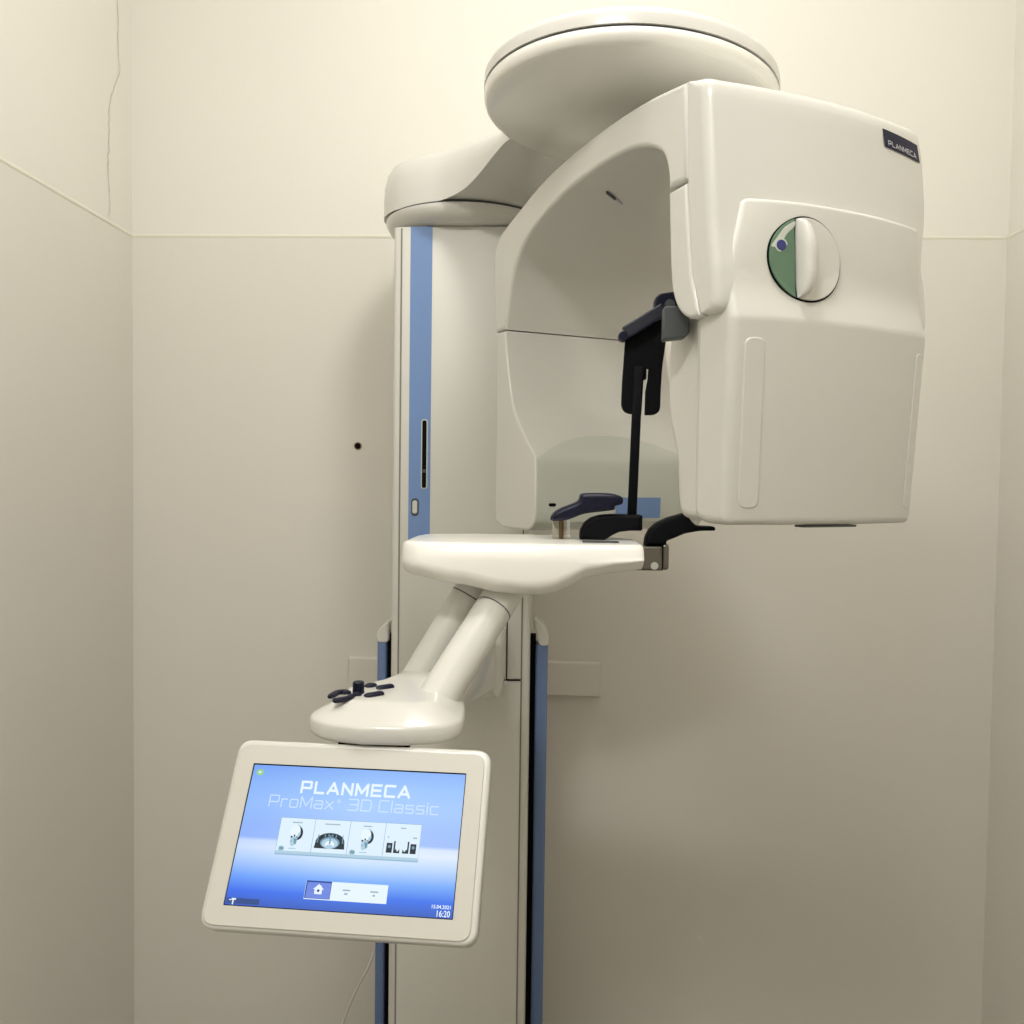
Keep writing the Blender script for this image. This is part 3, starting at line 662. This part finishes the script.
for i in range(4):
    x0 = TX0+tw*i; x1 = x0+tw; cx = (x0+x1)/2; mb = MB()
    mats = [UIT, UIE, UID, UIM, UIL, UIW, UIX]
    quad(mb, x0, x1, TY0, TY1, .0015, 1); quad(mb, x0+(.0003 if i else .0006), x1-.0002, TY0+.0010, TY1-.0005, .00165, 0)
    quad(mb, x0+.0004, x1-.0003, TY0+.0010, TY0+.0060, .0017, 4 if i else 4)
    quad(mb, x0+.0004, x1-.0003, TY0+.0038, TY0+.0075, .00172, 0)
    cap = ['Panoramic', 'Ceph', 'Panoramic', 'Bitewing'][i]
    cw = [.0105, .0160, .0085, .0055][i]
    quad(mb, cx-cw/2, cx+cw/2, TY1-.0052, TY1-.0042, .0018, 6)
    if i in (0, 2):
        sx = cx-.0005
        poly(mb, ell(sx+.0016, .0022, .0062, .0074), .0018, 4); poly(mb, ell(sx+.0024, .0012, .0056, .0066), .00182, 2)
        poly(mb, ell(sx-.0004, .0034, .0054, .0058), .00186, 5); poly(mb, ell(sx+.0040, .0000, .0013, .0030, rot=-.35), .0019, 4)
        poly(mb, [(sx-.0042, -.0016), (sx+.0030, -.0030), (sx+.0026, -.0090), (sx-.0012, -.0118), (sx-.0038, -.0098)], .0019, 4)
        poly(mb, [(sx-.0010, -.0040), (sx+.0028, -.0040), (sx+.0024, -.0088), (sx+.0008, -.0100)], .00195, 3)
        poly(mb, ell(sx-.0032, -.0025, .0011, .0009), .0020, 2); poly(mb, ell(sx-.0004, -.0012, .0008, .0011), .0020, 2); poly(mb, ell(sx-.0030, -.0068, .0009, .0006), .0020, 3)
        quad(mb, sx-.0050, sx+.0030, -.0142, -.0132, .0019, 4)
        poly(mb, ell(x0+.0058, -.0140, .0034, .0026), .0019, 4); poly(mb, ell(x0+.0050, -.0140, .0010, .0017), .0020, 3); poly(mb, ell(x0+.0070, -.0140, .0012, .0017), .0020, 3)
    elif i == 1:
        P = [(cx-.0158, -.0120)] + [(cx+.0152*cos(pi-pi*t/20)*1.0, -.0075+.0108*sin(pi*t/20)**.8) for t in range(21)] + [(cx+.0158, -.0120)]
        poly(mb, P, .0018, 2)
        poly(mb, ell(cx, -.0062, .0102, .0056, 24), .0019, 3); poly(mb, ell(cx, -.0070, .0086, .0050, 24), .00195, 4); poly(mb, ell(cx, -.0080, .0050, .0036, 24), .00198, 5); poly(mb, ell(cx, -.0100, .0040, .0018), .0020, 4)
        for k in range(-3, 4): poly(mb, ell(cx+k*.0019, .0012-abs(k)*.0003, .0007, .0016, 10), .00205, 3 if k % 2 else 2)
        quad(mb, cx-.0007, cx+.0007, -.0075, .0010, .0021, 3)
        for sg in (-1, 1): poly(mb, [(cx+sg*.0138, -.0065), (cx+sg*.0125, -.0065), (cx+sg*.0120, .0010), (cx+sg*.0128, .0020)], .0019, 3)
    else:
        for (a, b_) in ((-.0152, -.0092), (.0092, .0152)):
            quad(mb, cx+a, cx+b_, -.0125, -.0030, .0018, 2); poly(mb, ell(cx+(a+b_)/2, -.0065, .0016, .0016), .0019, 3)
        for sg in (-1, 1):
            quad(mb, cx+sg*.0070-.0008, cx+sg*.0070+.0008, -.0125, -.0010, .0018, 2)
            poly(mb, [(cx+sg*.0066, -.0125), (cx+sg*.0014, -.0125), (cx+sg*.0016, -.0085), (cx+sg*.0036, -.0112), (cx+sg*.0058, -.0080)], .0018, 2)
        quad(mb, cx+.011, cx+.015, .0022, .0034, .0018, 6); quad(mb, cx-.015, cx-.0135, .0018, .0030, .0018, 6)
    mb.build('image_tile', mats, mon, flat=True)
mb = MB(); quad(mb, -.0352, .0478, -.0600, -.0428, .0014, 0); mb.build('menu_bar', [UIW], mon, flat=True)
mb = MB(); quad(mb, -.0348, -.0090, -.0592, -.0428, .0017, 1); quad(mb, -.0336, -.0094, -.0588, -.0442, .0018, 0)
hc = -.0216; poly(mb, [(hc-.0055, -.0505), (hc-.0038, -.0505), (hc-.0038, -.0550), (hc+.0038, -.0550), (hc+.0038, -.0505), (hc+.0055, -.0505), (hc+.0026, -.0476), (hc+.0026, -.0468), (hc+.0016, -.0468), (hc, -.0455)], .0020, 2); poly(mb, ell(hc, -.0518, .0013, .0013), .0021, 1)
mb.build('home_button', [UIB, UIN, UIW], mon, flat=True)
for cx, w1_, w2_ in ((.0065, .0075, .0032), (.0345, .0082, .0024)):
    mb = MB(); quad(mb, cx-w1_/2, cx+w1_/2, -.0505, -.0492, .0017, 0); quad(mb, cx-w2_/2, cx+w2_/2, -.0540, -.0524, .0017, 0)
    mb.build('menu_caption', [UIX], mon, flat=True)
sc_text('15.04.2021', .0930, -.0612, .0185, .0034, 'date_lettering', UIW, .02)
sc_text('16:20', .0985, -.0684, .0130, .0058, 'clock_lettering', UIW, .016)
mb = MB(); poly(mb, ell(-.1055, .0610, .0042, .0034), .0016, 0); poly(mb, [(-.1068, .0594), (-.1036, .0610), (-.1068, .0626)], .0018, 1); mb.build('status_icon', [UIG, UIW], mon, flat=True)
mb = MB(); quad(mb, -.1125, -.0790, -.0682, -.0630, .0014, 0); quad(mb, -.1075, -.1030, -.0648, -.0632, .0017, 1); quad(mb, -.1064, -.1050, -.0690, -.0640, .0017, 1); quad(mb, -.1100, -.1075, -.0652, -.0644, .0017, 1); mb.build('tool_icon', [UIS, UIW], mon, flat=True)

# ------------------------------------------------------------------ wall bracket and cable
v, f = extrude(rrect(-.4525, .1265, -.4935, -.4150, .002, 3), XZ, YB-.0245, YB-.0003, .0025, 3, r1=.0005)
tag(MB().add(v, f).build('wall_rail', WALL), 'painted flat mounting board on the back wall behind the column', 'mounting board')
pth = catmull([(-.3425, 1.93, -.60), (-.346, 1.92, -.80), (-.352, 1.905, -.96), (-.3665, 1.88, -1.040), (-.398, 1.88, -1.105), (-.428, 1.885, -1.185), (-.442, 1.885, -1.27), (-.430, 1.885, -1.36), (-.40, 1.89, -1.4165), (-.36, 1.90, -1.4172), (-.30, 1.93, -1.4172), (-.24, 1.97, -1.4172)], 6)
v, f = tube(pth, .0027, 10); tag(MB().add(v, f).build('power_cable', WIRE), 'thin white cable looping down the wall left of the machine', 'cable')

# ------------------------------------------------------------------ light
def area(name, loc, size, sy, power, colr, rot=(0, 0, 0)):
    L = bpy.data.lights.new(name, 'AREA'); L.shape = 'RECTANGLE'; L.size = size; L.size_y = sy; L.energy = power; L.color = colr
    o = bpy.data.objects.new(name, L); COL.objects.link(o); o.location = (loc[0], loc[1], loc[2]+H); o.rotation_euler = rot; return o
def globe(name, loc, power, r, colr=(1, .99, .98)):
    L = bpy.data.lights.new(name, 'POINT'); L.energy = power; L.color = colr; L.shadow_soft_size = r
    o = bpy.data.objects.new(name, L); COL.objects.link(o); o.location = (loc[0], loc[1], loc[2]+H)
PA, PB = (.10, .92, 1.37), (-.40, -.3, ZC-.03)
WA, WB = 28, 22
globe('ceiling_globe', PA, WA, .13)
area('ceiling_lamp', PB, .6, .25, WB, (1, .99, .98))
w = bpy.data.worlds.new('world'); scene.world = w; w.use_nodes = True
w.node_tree.nodes['Background'].inputs['Color'].default_value = (.9, .92, .85, 1); w.node_tree.nodes['Background'].inputs['Strength'].default_value = .0
scene.view_settings.view_transform = 'Standard'
scene.view_settings.look = 'None'
scene.view_settings.exposure = 0
